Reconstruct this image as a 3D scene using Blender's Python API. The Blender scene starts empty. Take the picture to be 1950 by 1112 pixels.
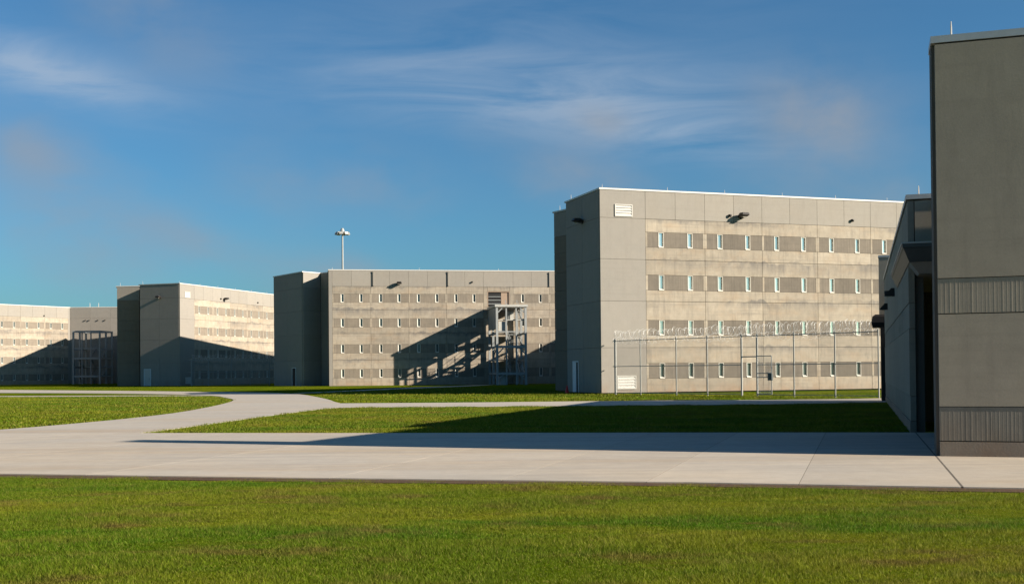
import bpy, bmesh, math, random
import numpy as np
from mathutils import Vector, Matrix
random.seed(7)
R = math.radians
S = bpy.context.scene
C = S.collection

# ------------------------------------------------------------------ camera
cam = bpy.data.cameras.new('camera')
cam.lens = 36 * 2130 / 1950
cam.sensor_width = 36
cam.shift_y = 123.5 / 1950
cam.clip_end = 4000
cam.clip_start = .1
co = bpy.data.objects.new('camera', cam)
C.objects.link(co)
co.location = (0, 0, 1.7)
co.rotation_euler = (R(90.7), .009, 0)
S.camera = co

# ------------------------------------------------------------------ light
SUN_EL = 22.65
SUN_AZ = 110.7            # clockwise from +Y: the sun stands to the right, a little behind the camera
e, a = R(SUN_EL), R(SUN_AZ)
to_sun = Vector((math.sin(a) * math.cos(e), math.cos(a) * math.cos(e), math.sin(e)))
sl = bpy.data.lights.new('sun', 'SUN')
sl.energy = 5.0
sl.angle = R(.5)
sl.color = (1, .885, .735)
so = bpy.data.objects.new('sun', sl)
C.objects.link(so)
so.rotation_euler = to_sun.to_track_quat('Z', 'Y').to_euler()
so.location = (60, -30, 60)

S.view_settings.view_transform = 'Standard'
S.view_settings.look = 'None'
S.view_settings.gamma = 1
S.view_settings.use_curve_mapping = False
S.view_settings.exposure = 1.35
S.cycles.max_bounces = 6
S.cycles.diffuse_bounces = 3
S.cycles.transparent_max_bounces = 16

W = bpy.data.worlds.new('World')
S.world = W
W.use_nodes = True
wn, wl = W.node_tree.nodes, W.node_tree.links
wn.clear()


def wmath(op, x, y=None, z=None, clamp=False):
    n = wn.new('ShaderNodeMath')
    n.operation = op
    n.use_clamp = clamp
    for i, v in enumerate((x, y, z)):
        if v is None:
            continue
        if isinstance(v, (int, float)):
            n.inputs[i].default_value = v
        else:
            wl.new(v, n.inputs[i])
    return n.outputs[0]


sky = wn.new('ShaderNodeTexSky')
sky.sky_type = 'NISHITA'
sky.sun_disc = False
sky.sun_elevation = e
sky.sun_rotation = a
sky.air_density = 1.0
sky.dust_density = 1.1
sky.ozone_density = 2.0
wtc = wn.new('ShaderNodeTexCoord')
wsep = wn.new('ShaderNodeSeparateXYZ')
wl.new(wtc.outputs['Generated'], wsep.inputs[0])
az = wmath('ARCTAN2', wsep.outputs[0], wsep.outputs[1])
el = wmath('ARCSINE', wsep.outputs[2])


def wnoise(sx, sz, scale, detail, rough, off=0.0, dist=0.0):
    cb = wn.new('ShaderNodeCombineXYZ')
    wl.new(wmath('MULTIPLY', az, sx), cb.inputs[0])
    wl.new(wmath('MULTIPLY', el, sz), cb.inputs[1])
    cb.inputs[2].default_value = off
    n = wn.new('ShaderNodeTexNoise')
    n.inputs['Scale'].default_value = scale
    n.inputs['Detail'].default_value = detail
    n.inputs['Roughness'].default_value = rough
    n.inputs['Distortion'].default_value = dist
    wl.new(cb.outputs[0], n.inputs['Vector'])
    return n.outputs['Fac']


def patch(az0, el0, sa, se, tilt, noise, amt):
    """soft edged cloud patch round one direction of the sky, broken up by noise"""
    u = wmath('SUBTRACT', az, az0)
    v = wmath('SUBTRACT', el, el0)
    ct, st = math.cos(tilt), math.sin(tilt)
    p = wmath('ADD', wmath('MULTIPLY', u, ct), wmath('MULTIPLY', v, st))
    q = wmath('SUBTRACT', wmath('MULTIPLY', v, ct), wmath('MULTIPLY', u, st))
    d = wmath('ADD', wmath('POWER', wmath('DIVIDE', p, sa), 2), wmath('POWER', wmath('DIVIDE', q, se), 2))
    m = wmath('POWER', math.e, wmath('MULTIPLY', d, -1))
    nz = wmath('MULTIPLY', wmath('SUBTRACT', noise, .3), 3.0, clamp=True)
    return wmath('MULTIPLY', wmath('MULTIPLY', m, nz), amt)


n_cir = wnoise(1.0, 5.5, 5.5, 9, .60, 1.3, .7)
n_puf = wnoise(1.0, 1.6, 7.0, 6, .55, 5.1, .2)
n_low = wnoise(1.0, 1.8, 8.0, 5, .5, 9.7, .1)
cir = wmath('ADD', patch(.02, .246, .20, .034, -.05, n_cir, .50),
            wmath('ADD', patch(-.40, .248, .10, .022, -.22, n_cir, .60),
                  wmath('ADD', patch(.15, .205, .12, .022, -.12, n_cir, .40),
                        patch(.10, .33, .30, .05, .1, n_cir, .12))))
pm = wmath('ADD', patch(.268, .215, .050, .040, -.3, n_puf, .95),
           patch(-.325, .315, .075, .045, -.5, n_puf, .70))
for (x, y, s1, s2, m_) in ((-.41, .185, .05, .03, .42), (-.365, .10, .055, .035, .45), (-.215, .165, .05, .025, .40),
                           (-.11, .165, .06, .03, .36), (.07, .165, .07, .03, .36), (-.26, .11, .09, .02, .3),
                           (-.14, .085, .05, .018, .36), (.085, .218, .03, .018, .38), (.29, .15, .09, .05, .3)):
    pm = wmath('ADD', pm, patch(x, y, s1, s2, -.35, n_low, m_ * 1.35))
# the same thin low puffs carry on all round the sky
ring = wmath('MULTIPLY', wmath('POWER', math.e, wmath('MULTIPLY', wmath('POWER', wmath('DIVIDE', wmath('SUBTRACT', el, .14), .10), 2), -1)),
             wmath('MULTIPLY', wmath('SUBTRACT', n_low, .52), 2.2, clamp=True))
pm = wmath('ADD', pm, wmath('MULTIPLY', ring, .30))


def wmix(fac, c1, c2):
    n = wn.new('ShaderNodeMix')
    n.data_type = 'RGBA'
    n.clamp_factor = True
    wl.new(fac, n.inputs[0])
    for s, v in ((6, c1), (7, c2)):
        if isinstance(v, tuple):
            n.inputs[s].default_value = v
        else:
            wl.new(v, n.inputs[s])
    return n.outputs[2]


tint = wn.new('ShaderNodeMix')
tint.data_type = 'RGBA'
tint.blend_type = 'MULTIPLY'
tint.inputs[0].default_value = 1
wl.new(sky.outputs[0], tint.inputs[6])
tint.inputs[7].default_value = (.33, .645, .84, 1)
skyc = wmix(cir, tint.outputs[2], (3.3, 3.9, 4.7, 1))
skyc = wmix(pm, skyc, (2.25, 2.55, 3.0, 1))
bg = wn.new('ShaderNodeBackground')
bg.inputs[1].default_value = .053
wl.new(skyc, bg.inputs[0])
wo = wn.new('ShaderNodeOutputWorld')
wl.new(bg.outputs[0], wo.inputs[0])


# ------------------------------------------------------------------ materials
class Mat:
    def __init__(s, name):
        s.m = bpy.data.materials.new(name)
        s.m.use_nodes = True
        s.n, s.l = s.m.node_tree.nodes, s.m.node_tree.links
        s.b = s.n['Principled BSDF']
        s.b.inputs['Roughness'].default_value = .85
        s.b.inputs['Specular IOR Level'].default_value = .25
        s.geo = s.n.new('ShaderNodeNewGeometry')

    def lk(s, x, inp):
        if isinstance(x, (int, float)):
            inp.default_value = x
        elif isinstance(x, tuple):
            inp.default_value = x if len(x) == 4 else (*x, 1)
        else:
            s.l.new(x, inp)

    def math(s, op, x, y=0.0, z=0.0, clamp=False):
        n = s.n.new('ShaderNodeMath')
        n.operation = op
        n.use_clamp = clamp
        for i, v in enumerate((x, y, z)):
            s.lk(v, n.inputs[i])
        return n.outputs[0]

    def noise(s, scale, stretch=(1, 1, 1), detail=4, rough=.55, off=(0, 0, 0), rot=0, vec=None, dist=0):
        mp = s.n.new('ShaderNodeMapping')
        mp.inputs['Scale'].default_value = stretch
        mp.inputs['Location'].default_value = off
        mp.inputs['Rotation'].default_value = (0, 0, rot)
        s.l.new(vec or s.geo.outputs['Position'], mp.inputs[0])
        n = s.n.new('ShaderNodeTexNoise')
        n.inputs['Scale'].default_value = scale
        n.inputs['Detail'].default_value = detail
        n.inputs['Roughness'].default_value = rough
        n.inputs['Distortion'].default_value = dist
        s.l.new(mp.outputs[0], n.inputs['Vector'])
        return n.outputs['Fac']

    def ramp(s, x, lo, hi, a=0.0, b=1.0):
        n = s.n.new('ShaderNodeMapRange')
        n.clamp = True
        s.l.new(x, n.inputs[0])
        for i, v in enumerate((lo, hi, a, b)):
            n.inputs[i + 1].default_value = v
        return n.outputs[0]

    def mix(s, fac, c1, c2, mode='MIX'):
        n = s.n.new('ShaderNodeMix')
        n.data_type = 'RGBA'
        n.blend_type = mode
        s.lk(fac, n.inputs[0])
        s.lk(c1, n.inputs[6])
        s.lk(c2, n.inputs[7])
        return n.outputs[2]

    def gain(s, col, val):
        n = s.n.new('ShaderNodeVectorMath')
        n.operation = 'SCALE'
        if isinstance(col, tuple):
            n.inputs[0].default_value = col[:3]
        else:
            s.lk(col, n.inputs[0])
        s.lk(val, n.inputs[3])
        return n.outputs[0]

    def rand(s):
        return s.n.new('ShaderNodeObjectInfo').outputs['Random']

    def col(s, c):
        s.lk(c, s.b.inputs['Base Color'])

    def bump(s, h, strength=.3, dist=.01):
        n = s.n.new('ShaderNodeBump')
        n.inputs['Strength'].default_value = strength
        n.inputs['Distance'].default_value = dist
        s.l.new(h, n.inputs['Height'])
        s.l.new(n.outputs[0], s.b.inputs['Normal'])

    def z(s):
        n = s.n.new('ShaderNodeSeparateXYZ')
        s.l.new(s.geo.outputs['Position'], n.inputs[0])
        return n.outputs[2]


def concrete(name, base, dark, warm, streak=.5, var=.12, rib=None, soil=True, smear=False, bump=.22):
    m = Mat(name)
    big = m.noise(.35, (1, 1, 1.6), 5, .6)
    mid = m.noise(2.2, (1, 1, .9), 6, .65, (3, 1, 7))
    drip = m.noise(3.2, (1, 1, .12), 5, .7, (9, 4, 2))
    lines = m.noise(1.0, (.16, .16, 5.0), 5, .65, (2, 5, 1))
    fine = m.noise(26, (1, 1, 1), 3, .6)
    c = m.mix(m.ramp(big, .35, .68), base, warm)
    c = m.mix(m.math('MULTIPLY', m.ramp(drip, .5, .78), streak), c, dark)
    c = m.mix(m.math('MULTIPLY', m.ramp(lines, .52, .75), streak * .7), c, dark)
    if smear:   # rusty bloom in the cast concrete
        bl = m.noise(.55, (1, 1, 2.2), 6, .7, (14, 3, 8))
        c = m.mix(m.math('MULTIPLY', m.ramp(bl, .48, .68), .45), c, (base[0] * 1.02, base[1] * .86, base[2] * .72))
        pl = m.noise(.8, (1, 1, 1.4), 6, .7, (1, 23, 5))
        c = m.mix(m.math('MULTIPLY', m.ramp(pl, .52, .70), .55), c, (base[0] * 1.18, base[1] * 1.2, base[2] * 1.22))
    if smear:   # grey water marks that hang below the floor joints
        zz = m.math('ADD', m.z(), m.ramp(m.noise(.8, (1, 1, .3), 3, .6, (6, 6, 6)), .3, .7, -.25, .25))
        gate = m.ramp(m.noise(.13, (1, 1, 1.2), 3, .6, (2, 9, 4)), .38, .56)
        tot = None
        for z0, dep in ((9.36, .85), (6.42, .45), (3.16, .4), (12.25, .3)):
            k = m.math('MULTIPLY', m.ramp(zz, z0 - dep, z0, 0, 1), m.ramp(zz, z0 + .12, z0 + .2, 1, 0))
            tot = k if tot is None else m.math('ADD', tot, k)
        k = m.math('MULTIPLY', m.math('MULTIPLY', tot, gate), m.ramp(m.noise(2.0, (1, 1, .25), 5, .7), .3, .65, .15, 1))
        c = m.mix(m.math('MULTIPLY', k, .95, clamp=True), c, (dark[0] * .9, dark[1] * .93, dark[2] * 1.0))
    g = m.math('ADD', m.ramp(mid, .2, .8, 1 - var, 1 + var), m.ramp(fine, .2, .8, -.07, .07))
    g = m.math('MULTIPLY', g, m.ramp(m.rand(), 0, 1, 1 - var * .75, 1 + var * .75))
    c = m.gain(c, g)
    if soil:   # red soil splashed on the foot of the walls by rain
        sp = m.math('MULTIPLY', m.ramp(m.z(), .1, .9, .55, 0), m.ramp(m.noise(1.4, (1, 1, .5)), .3, .7))
        c = m.mix(sp, c, (base[0] * .95, base[1] * .62, base[2] * .42))
    m.col(c)
    if rib:
        wv = m.noise(rib, (1, 1, .03), 2, .5, (1, 1, 1))
        m.bump(wv, .5, .03)
    else:
        m.bump(m.math('ADD', fine, mid), bump, .01)
    return m.m


def flat(name, col, rough=.6, metal=0.0, var=.1, spec=.3):
    m = Mat(name)
    n1 = m.noise(3, (1, 1, .5), 4, .6)
    n2 = m.noise(30, (1, 1, 1), 2)
    m.col(m.gain(col, m.math('ADD', m.ramp(n1, .25, .75, 1 - var, 1 + var), m.ramp(n2, .2, .8, -.05, .05))))
    m.b.inputs['Roughness'].default_value = rough
    m.b.inputs['Metallic'].default_value = metal
    m.b.inputs['Specular IOR Level'].default_value = spec
    return m.m


M = {}
M['smooth'] = concrete('smooth_precast', (.215, .200, .178), (.155, .14, .122), (.225, .205, .18), .25, .05)
M['parapet'] = concrete('parapet_precast', (.232, .214, .188), (.165, .147, .128), (.235, .212, .182), .28, .05)
M['tan'] = concrete('tan_concrete', (.265, .230, .184), (.140, .125, .108), (.300, .258, .202), .78, .16, smear=True)
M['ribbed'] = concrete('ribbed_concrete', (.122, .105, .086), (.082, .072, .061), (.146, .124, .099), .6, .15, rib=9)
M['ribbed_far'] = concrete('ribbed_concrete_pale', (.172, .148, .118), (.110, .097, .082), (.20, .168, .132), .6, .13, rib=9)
M['core'] = concrete('core_concrete', (.17, .132, .096), (.10, .085, .07), (.16, .132, .10), .3, .08)
M['white_conc'] = flat('white_reveal', (.50, .475, .42), .8, 0, .1)
M['r_smooth'] = concrete('grey_precast', (.258, .226, .178), (.195, .168, .132), (.278, .240, .182), .50, .09, bump=.08)
M['r_flute'] = concrete('fluted_precast', (.240, .212, .168), (.155, .136, .108), (.252, .220, .17), .55, .10, bump=.08)
M['r_flute_low'] = concrete('stained_fluted_precast', (.155, .145, .122), (.085, .08, .07), (.18, .16, .13), .7, .14, bump=.08)
M['r_base'] = concrete('base_precast', (.20, .175, .145), (.14, .12, .10), (.215, .18, .14), .3, .08)
M['r_core'] = concrete('recess_concrete', (.10, .095, .085), (.06, .055, .05), (.11, .10, .085), .3, .08)  # darker than the wall: deep shade of the entry recess put into it
M['coping'] = flat('pale_metal_coping', (.48, .46, .425), .45, 0, .05)
M['coping_grey'] = flat('grey_metal_coping', (.40, .41, .40), .45, .3, .06)
M['white'] = flat('white_paint', (.40, .385, .355), .5, 0, .05)
M['pale_blue'] = flat('pale_door_paint', (.50, .54, .56), .5, 0, .05)
M['dark'] = flat('bronze_paint', (.022, .019, .017), .5, .2, .1)
M['black'] = flat('painted_opening_shade', (.010, .010, .011), .7, 0, .1)  # near-black colour that paints the shade inside openings
M['steel'] = flat('galvanised_steel', (.25, .265, .265), .6, .15, .12)
M['steel_pale'] = flat('pale_galvanised', (.36, .36, .335), .6, .1, .08)
M['post'] = flat('weathered_post', (.27, .27, .255), .65, .1, .12)
M['wire'] = flat('bright_wire', (.56, .56, .55), .5, .4, .05)
M['canopy'] = flat('canopy_metal', (.075, .085, .088), .5, .3, .08)
M['soffit'] = flat('canopy_soffit', (.30, .26, .23), .8, 0, .08)
M['lamp'] = flat('lamp_glass', (.45, .42, .36), .3, 0, .05)
M['red'] = flat('red_plastic', (.55, .03, .025), .5, 0, .05)
M['tan_box'] = flat('alcove_lining', (.26, .19, .14), .8, 0, .1)

for nm, colr, met in (('glass', (.60, .60, .57), .78), ('glass_dim_reflect', (.13, .155, .15), .30)):  # second glass is a darker copy: dim reflections put into its colour
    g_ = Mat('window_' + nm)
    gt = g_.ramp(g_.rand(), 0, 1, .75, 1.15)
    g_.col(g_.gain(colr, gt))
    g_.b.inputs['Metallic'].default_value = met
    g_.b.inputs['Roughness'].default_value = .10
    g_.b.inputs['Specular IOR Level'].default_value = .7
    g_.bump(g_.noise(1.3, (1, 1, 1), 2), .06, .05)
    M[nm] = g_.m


def pavement(name, base, warm, dark, rot=0.0):
    m = Mat(name)
    big = m.noise(.16, (1, 1, 1), 5, .6)
    st = m.noise(.55, (.28, 2.4, 1), 6, .68, (1, 2, 3), rot)
    rust = m.noise(.33, (.22, 1.7, 1), 4, .6, (7, 3, 1), rot + .12)
    fine = m.noise(34, (1, 1, 1), 3, .7)
    spot = m.noise(2.6, (1, 1, 1), 6, .7, (4, 4, 4))
    c = m.mix(m.ramp(big, .40, .60), base, warm)
    tr_ = m.noise(.9, (.05, 2.2, 1), 4, .6, (3, 8, 1), rot)
    c = m.mix(m.math('MULTIPLY', m.ramp(tr_, .55, .70), .45), c, dark)
    c = m.mix(m.math('MULTIPLY', m.ramp(rust, .50, .72), .75), c, (base[0] * .97, base[1] * .84, base[2] * .68))
    c = m.mix(m.math('MULTIPLY', m.ramp(st, .46, .74), .62), c, dark)
    g = m.math('ADD', m.ramp(spot, .25, .75, .88, 1.08), m.ramp(fine, .2, .8, -.06, .06))
    g = m.math('MULTIPLY', g, m.ramp(m.rand(), 0, 1, .94, 1.05))
    m.col(m.gain(c, g))
    m.bump(m.math('ADD', fine, spot), .25, .008)
    return m.m


M['pave'] = pavement('apron_concrete', (.355, .318, .270), (.385, .33, .262), (.255, .236, .208), -.16)
M['road'] = pavement('road_concrete', (.338, .306, .265), (.352, .314, .264), (.25, .23, .203), 1.2)

so_ = Mat('bare_soil')
sn = so_.noise(7, (1, 1, 1), 6, .7)
so_.col(so_.mix(so_.ramp(sn, .3, .7), (.045, .026, .014), (.10, .056, .030)))
so_.bump(sn, .8, .03)
M['soil'] = so_.m
M['joint'] = flat('joint_filler', (.10, .085, .068), .9, 0, .15)


def grass_colour(m, island=None):
    """olive lawn: lush stripes, yellowed areas and bare brown spots, all by place on the ground"""
    patchn = m.noise(.22, (.5, 1.0, 1), 6, .66, (3, 7, 0), -.1)
    lush = m.noise(.34, (.30, 1.2, 1), 6, .66, (11, 2, 0), -.12)
    bare = m.noise(.9, (.6, 1.1, 1), 6, .66, (5, 13, 0), -.1)
    mot = m.noise(5, (1, 1, 1), 4, .7, (1, 1, 0))
    c = m.mix(m.ramp(patchn, .42, .58), (.078, .115, .0035), (.140, .150, .008))
    c = m.mix(m.ramp(lush, .50, .62), c, (.052, .110, .0025))
    c = m.mix(m.math('MULTIPLY', m.ramp(bare, .53, .66), .9), c, (.112, .084, .020))
    return m.gain(c, m.ramp(mot, .25, .75, .62, 1.32)), bare


gm = Mat('lawn_ground')
gc, gb = grass_colour(gm)
f1 = gm.noise(26, (1, 1, 1), 4, .8)
f2 = gm.noise(9, (1, 1, 1), 4, .8, (2, 2, 0))
gm.col(gm.gain(gc, gm.math('MULTIPLY', gm.ramp(f1, .25, .75, .62, 1.25), gm.ramp(f2, .25, .75, .72, 1.2))))
gm.b.inputs['Roughness'].default_value = 1
gm.b.inputs['Specular IOR Level'].default_value = 0
gm.bump(gm.math('ADD', f1, f2), 1.0, .06)
M['lawn'] = gm.m

bm_ = Mat('grass_blade')
bc, bb = grass_colour(bm_)
rnd = bm_.geo.outputs['Random Per Island']
bc = bm_.mix(bm_.ramp(rnd, .80, 1.0, 0, .85), bc, (.17, .145, .035))
bc = bm_.gain(bc, bm_.ramp(rnd, 0, .8, .75, 1.45))
bm_.col(bc)
bm_.b.inputs['Roughness'].default_value = .7
bm_.b.inputs['Specular IOR Level'].default_value = .15
tr = bm_.n.new('ShaderNodeBsdfTranslucent')
bm_.l.new(bm_.gain(bc, 1.2), tr.inputs[0])
mx = bm_.n.new('ShaderNodeMixShader')
mx.inputs[0].default_value = .35
bm_.l.new(bm_.b.outputs[0], mx.inputs[1])
bm_.l.new(tr.outputs[0], mx.inputs[2])
bm_.l.new(mx.outputs[0], bm_.n['Material Output'].inputs[0])
M['blade'] = bm_.m


# ------------------------------------------------------------------ mesh helpers
class MB:
    def __init__(s):
        s.v, s.f = [], []

    def add(s, vs, fs):
        o = len(s.v)
        s.v += [tuple(v) for v in vs]
        s.f += [tuple(i + o for i in f) for f in fs]
        return s

    def box(s, x0, x1, y0, y1, z0, z1, mtx=None):
        vs = [Vector(p) for p in ((x0, y0, z0), (x1, y0, z0), (x1, y1, z0), (x0, y1, z0),
                                  (x0, y0, z1), (x1, y0, z1), (x1, y1, z1), (x0, y1, z1))]
        if mtx:
            vs = [mtx @ v for v in vs]
        return s.add(vs, [(0, 3, 2, 1), (4, 5, 6, 7), (0, 1, 5, 4), (1, 2, 6, 5), (2, 3, 7, 6), (3, 0, 4, 7)])

    def prism(s, poly, z0, z1):
        n = len(poly)
        vs = [(x, y, z0) for x, y in poly] + [(x, y, z1) for x, y in poly]
        return s.add(vs, [tuple(range(n))[::-1], tuple(range(n, 2 * n))] +
                     [(i, (i + 1) % n, n + (i + 1) % n, n + i) for i in range(n)])

    def loft(s, rings):
        n = len(rings[0])
        vs = [p for r in rings for p in r]
        fs = [tuple(range(n))[::-1], tuple(range((len(rings) - 1) * n, len(rings) * n))]
        for k in range(len(rings) - 1):
            fs += [(k * n + i, k * n + (i + 1) % n, (k + 1) * n + (i + 1) % n, (k + 1) * n + i) for i in range(n)]
        return s.add(vs, fs)

    def bar(s, p, q, w, h=None):
        """square bar between two points"""
        p, q = Vector(p), Vector(q)
        h = h or w
        d = (q - p).normalized()
        up = Vector((0, 0, 1)) if abs(d.z) < .95 else Vector((0, 1, 0))
        sx = d.cross(up).normalized() * w / 2
        sy = sx.cross(d).normalized() * h / 2
        return s.loft([[p - sx - sy, p + sx - sy, p + sx + sy, p - sx + sy],
                       [q - sx - sy, q + sx - sy, q + sx + sy, q - sx + sy]])

    def tube(s, pts, r, n=8, taper=None):
        pts = [Vector(p) for p in pts]
        rings = []
        for i, p in enumerate(pts):
            d = (pts[min(i + 1, len(pts) - 1)] - pts[max(i - 1, 0)]).normalized()
            up = Vector((0, 0, 1)) if abs(d.z) < .95 else Vector((0, 1, 0))
            sx = d.cross(up).normalized()
            sy = sx.cross(d).normalized()
            rr = taper[i] if taper else r
            rings.append([p + (sx * math.cos(2 * math.pi * k / n) + sy * math.sin(2 * math.pi * k / n)) * rr for k in range(n)])
        return s.loft(rings)

    def mesh(s, name, mat):
        me = bpy.data.meshes.new(name)
        me.from_pydata(s.v, [], s.f)
        b = bmesh.new()
        b.from_mesh(me)
        bmesh.ops.recalc_face_normals(b, faces=b.faces)
        b.to_mesh(me)
        b.free()
        me.materials.append(M[mat])
        return me

    def build(s, name, mat, parent=None, loc=(0, 0, 0), rz=0.0, label=None):
        return link(name, s.mesh(name, mat), parent, loc, rz, label)


def link(name, me, parent=None, loc=(0, 0, 0), rz=0.0, label=None):
    o = bpy.data.objects.new(name, me)
    C.objects.link(o)
    o.location = loc
    o.rotation_euler = (0, 0, rz)
    if parent:
        o.parent = parent
    if label:
        o['label'] = label
    return o


def thing(name, label, cat, loc=(0, 0, 0), rz=0.0, group=None):
    o = link(name, None, None, loc, rz, label)
    o['category'] = cat
    if group:
        o['group'] = group
    return o


CACHE = {}


def box_mesh(w, t, h, mat):
    k = (round(w, 3), round(t, 3), round(h, 3), mat)
    if k not in CACHE:
        CACHE[k] = MB().box(0, k[0], -k[1], 0, 0, k[2]).mesh('panel', mat)
    return CACHE[k]


def offset(poly, d):
    n = len(poly)
    out = []
    for i in range(n):
        a_, b_, c_ = (Vector(poly[j % n]) for j in (i - 1, i, i + 1))
        u, v = (b_ - a_).normalized(), (c_ - b_).normalized()
        nu, nv = Vector((u.y, -u.x)), Vector((v.y, -v.x))
        k = 1 + nu.dot(nv)
        p = b_ + (nu + nv) * d / max(k, .3)
        out.append((p.x, p.y))
    return out


class Face:
    """one wall of a building in its own frame: s runs along it with the outside on the right-hand side"""
    def __init__(s, p0, p1):
        s.p0 = Vector(p0)
        d = Vector(p1) - s.p0
        s.len = d.length
        s.u = d.normalized()
        s.n = Vector((s.u.y, -s.u.x))
        s.a = math.atan2(s.u.y, s.u.x)

    def at(s, t, off, z):
        p = s.p0 + s.u * t + s.n * off
        return (p.x, p.y, z)


def put(root, face, name, me, s, z, off=0.0, label=None):
    return link(name, me, root, face.at(s, off, z), face.a, label)


def panel(root, face, name, s0, s1, z0, z1, mat, t=.18, gap=.026):
    return put(root, face, name, box_mesh(s1 - s0 - gap, t, z1 - z0 - gap, mat), s0 + gap / 2, z0 + gap / 2)


def coping(root, poly, z, mat='coping', out=.22, h=.12):
    o_, i_ = offset(poly, out), offset(poly, -.25)
    n = len(poly)
    vs = [(x, y, zz) for zz in (z, z + h) for ring in (o_, i_) for x, y in ring]
    fs = []
    for i in range(n):
        j = (i + 1) % n
        fs += [(i, j, n + j, n + i), (2 * n + i, 2 * n + j, 3 * n + j, 3 * n + i),
               (i, j, 2 * n + j, 2 * n + i), (n + i, n + j, 3 * n + j, 3 * n + i)]
    return MB().add(vs, fs).build('coping', mat, root)


H = 14.2
WIN_Z = [.98, 4.02, 7.22, 10.25]
WIN_H = 1.07
FLOOR_Z = [3.16, 6.42, 9.36]
MOD = 4.69


def window_mesh():
    if 'win' not in CACHE:
        w, h = .42, WIN_H - .01
        m = MB()
        m.add([(0, -.185, 0), (.05, -.185, 0), (.13, -.02, 0), (0, -.02, 0), (0, -.185, h), (.05, -.185, h), (.13, -.02, h), (0, -.02, h)],
              [(0, 3, 2, 1), (4, 5, 6, 7), (0, 1, 5, 4), (1, 2, 6, 5), (2, 3, 7, 6), (3, 0, 4, 7)])
        m.add([(w - .03, -.182, 0), (w, -.182, 0), (w, -.02, 0), (w - .05, -.02, 0), (w - .03, -.182, h), (w, -.182, h), (w, -.02, h), (w - .05, -.02, h)],
              [(0, 3, 2, 1), (4, 5, 6, 7), (0, 1, 5, 4), (1, 2, 6, 5), (2, 3, 7, 6), (3, 0, 4, 7)])
        m.box(.04, w - .03, -.178, -.02, h - .03, h)
        m.add([(.02, -.215, -.02), (w - .02, -.215, -.02), (w - .02, -.02, -.02), (.02, -.02, -.02),
               (.02, -.215, .04), (w - .02, -.215, .04), (w - .02, -.02, .13), (.02, -.02, .13)],
              [(0, 3, 2, 1), (4, 5, 6, 7), (0, 1, 5, 4), (1, 2, 6, 5), (2, 3, 7, 6), (3, 0, 4, 7)])
        CACHE['win'] = m.mesh('window', 'white_conc')
        for gm_ in ('glass', 'glass_dim_reflect'):
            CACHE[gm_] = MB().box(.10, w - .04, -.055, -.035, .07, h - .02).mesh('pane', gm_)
    return CACHE['win']


def add_window(root, face, s, z, glass='glass_dim_reflect'):
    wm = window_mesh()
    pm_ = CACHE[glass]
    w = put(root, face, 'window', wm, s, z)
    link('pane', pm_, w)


def module(root, face, s0, strip, top='parapet', bright=False):
    """one precast bay: spandrels, ribbed window bands and two slit windows on each of four floors"""
    s1 = s0 + MOD
    zs = [0]
    for i in range(4):
        zs += [WIN_Z[i], WIN_Z[i] + WIN_H]
        if i < 3:
            zs.append(FLOOR_Z[i])
    zs.append(12.25)
    k = 0
    for za, zb in zip(zs[:-1], zs[1:]):
        if za in WIN_Z:
            wa, wb = s0 + 1.0, s0 + 3.28
            for p, q in ((s0 + (.0 if not strip else .16), wa), (wa + .42, wb), (wb + .42, s1 - (.16 if strip == 2 else 0))):
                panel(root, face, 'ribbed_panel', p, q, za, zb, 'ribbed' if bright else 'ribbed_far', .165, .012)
            if strip:
                panel(root, face, 'joint_strip', s0, s0 + .16, za, zb, 'tan', .175, .012)
            if strip == 2:
                panel(root, face, 'joint_strip', s1 - .16, s1, za, zb, 'tan', .175, .012)
            gk = 'glass' if bright and za > 2 else 'glass_dim_reflect'  # lowest row takes the copy with dim reflections in its colour
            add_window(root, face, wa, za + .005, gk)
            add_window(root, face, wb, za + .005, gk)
        else:
            panel(root, face, 'spandrel_panel', s0, s1, za, zb, 'tan')
    half = MOD / 2
    for q in (0, 1):
        panel(root, face, 'parapet_panel', s0 + q * half, s0 + (q + 1) * half, 12.25, H - .02, top, .19, .02)


def plain(root, face, s0, s1, cuts, zc, mat='smooth', ext0=0.0, ext1=0.0, t=.18):
    edges = [s0 - ext0] + [s0 + c for c in cuts] + [s1 + ext1]
    for i, (p, q) in enumerate(zip(edges[:-1], edges[1:])):
        for za, zb in zip(zc[:-1], zc[1:]):
            panel(root, face, 'precast_panel', p, q, za, zb, mat, t, .018)


ZP = [0, 3.16, 6.42, 9.36, 12.25, H - .02]


def floodlight(root, face, s, z, off=.19):
    if 'fl' not in CACHE:
        m = MB()
        m.box(-.09, .09, -.06, 0, -.12, .12)
        m.tube([(0, 0, 0), (0, -.06, .02), (0, -.12, .04)], .05, 8)
        rot = Matrix.Translation((0, -.06, .04)) @ Matrix.Scale(1.15, 4) @ Matrix.Rotation(R(-14), 4, 'X')
        r1 = [rot @ Vector(p) for p in ((-.20, .06, -.06), (.20, .06, -.06), (.20, .06, .10), (-.20, .06, .10))]
        r2 = [rot @ Vector(p) for p in ((-.26, -.25, -.09), (.26, -.25, -.09), (.24, -.25, .15), (-.24, -.25, .15))]
        r3 = [rot @ Vector(p) for p in ((-.25, -.60, -.09), (.25, -.60, -.09), (.20, -.58, .06), (-.20, -.58, .06))]
        m.loft([r1, r2, r3])
        CACHE['fl'] = m.mesh('floodlight', 'dark')
        CACHE['fll'] = MB().box(-.20, .20, -.66, -.38, -.135, -.115, None).mesh('lens', 'lamp')
    o = put(root, face, 'floodlight', CACHE['fl'], s, z, off)
    link('lens', CACHE['fll'], o, (0, 0, .07))
    return o


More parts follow.
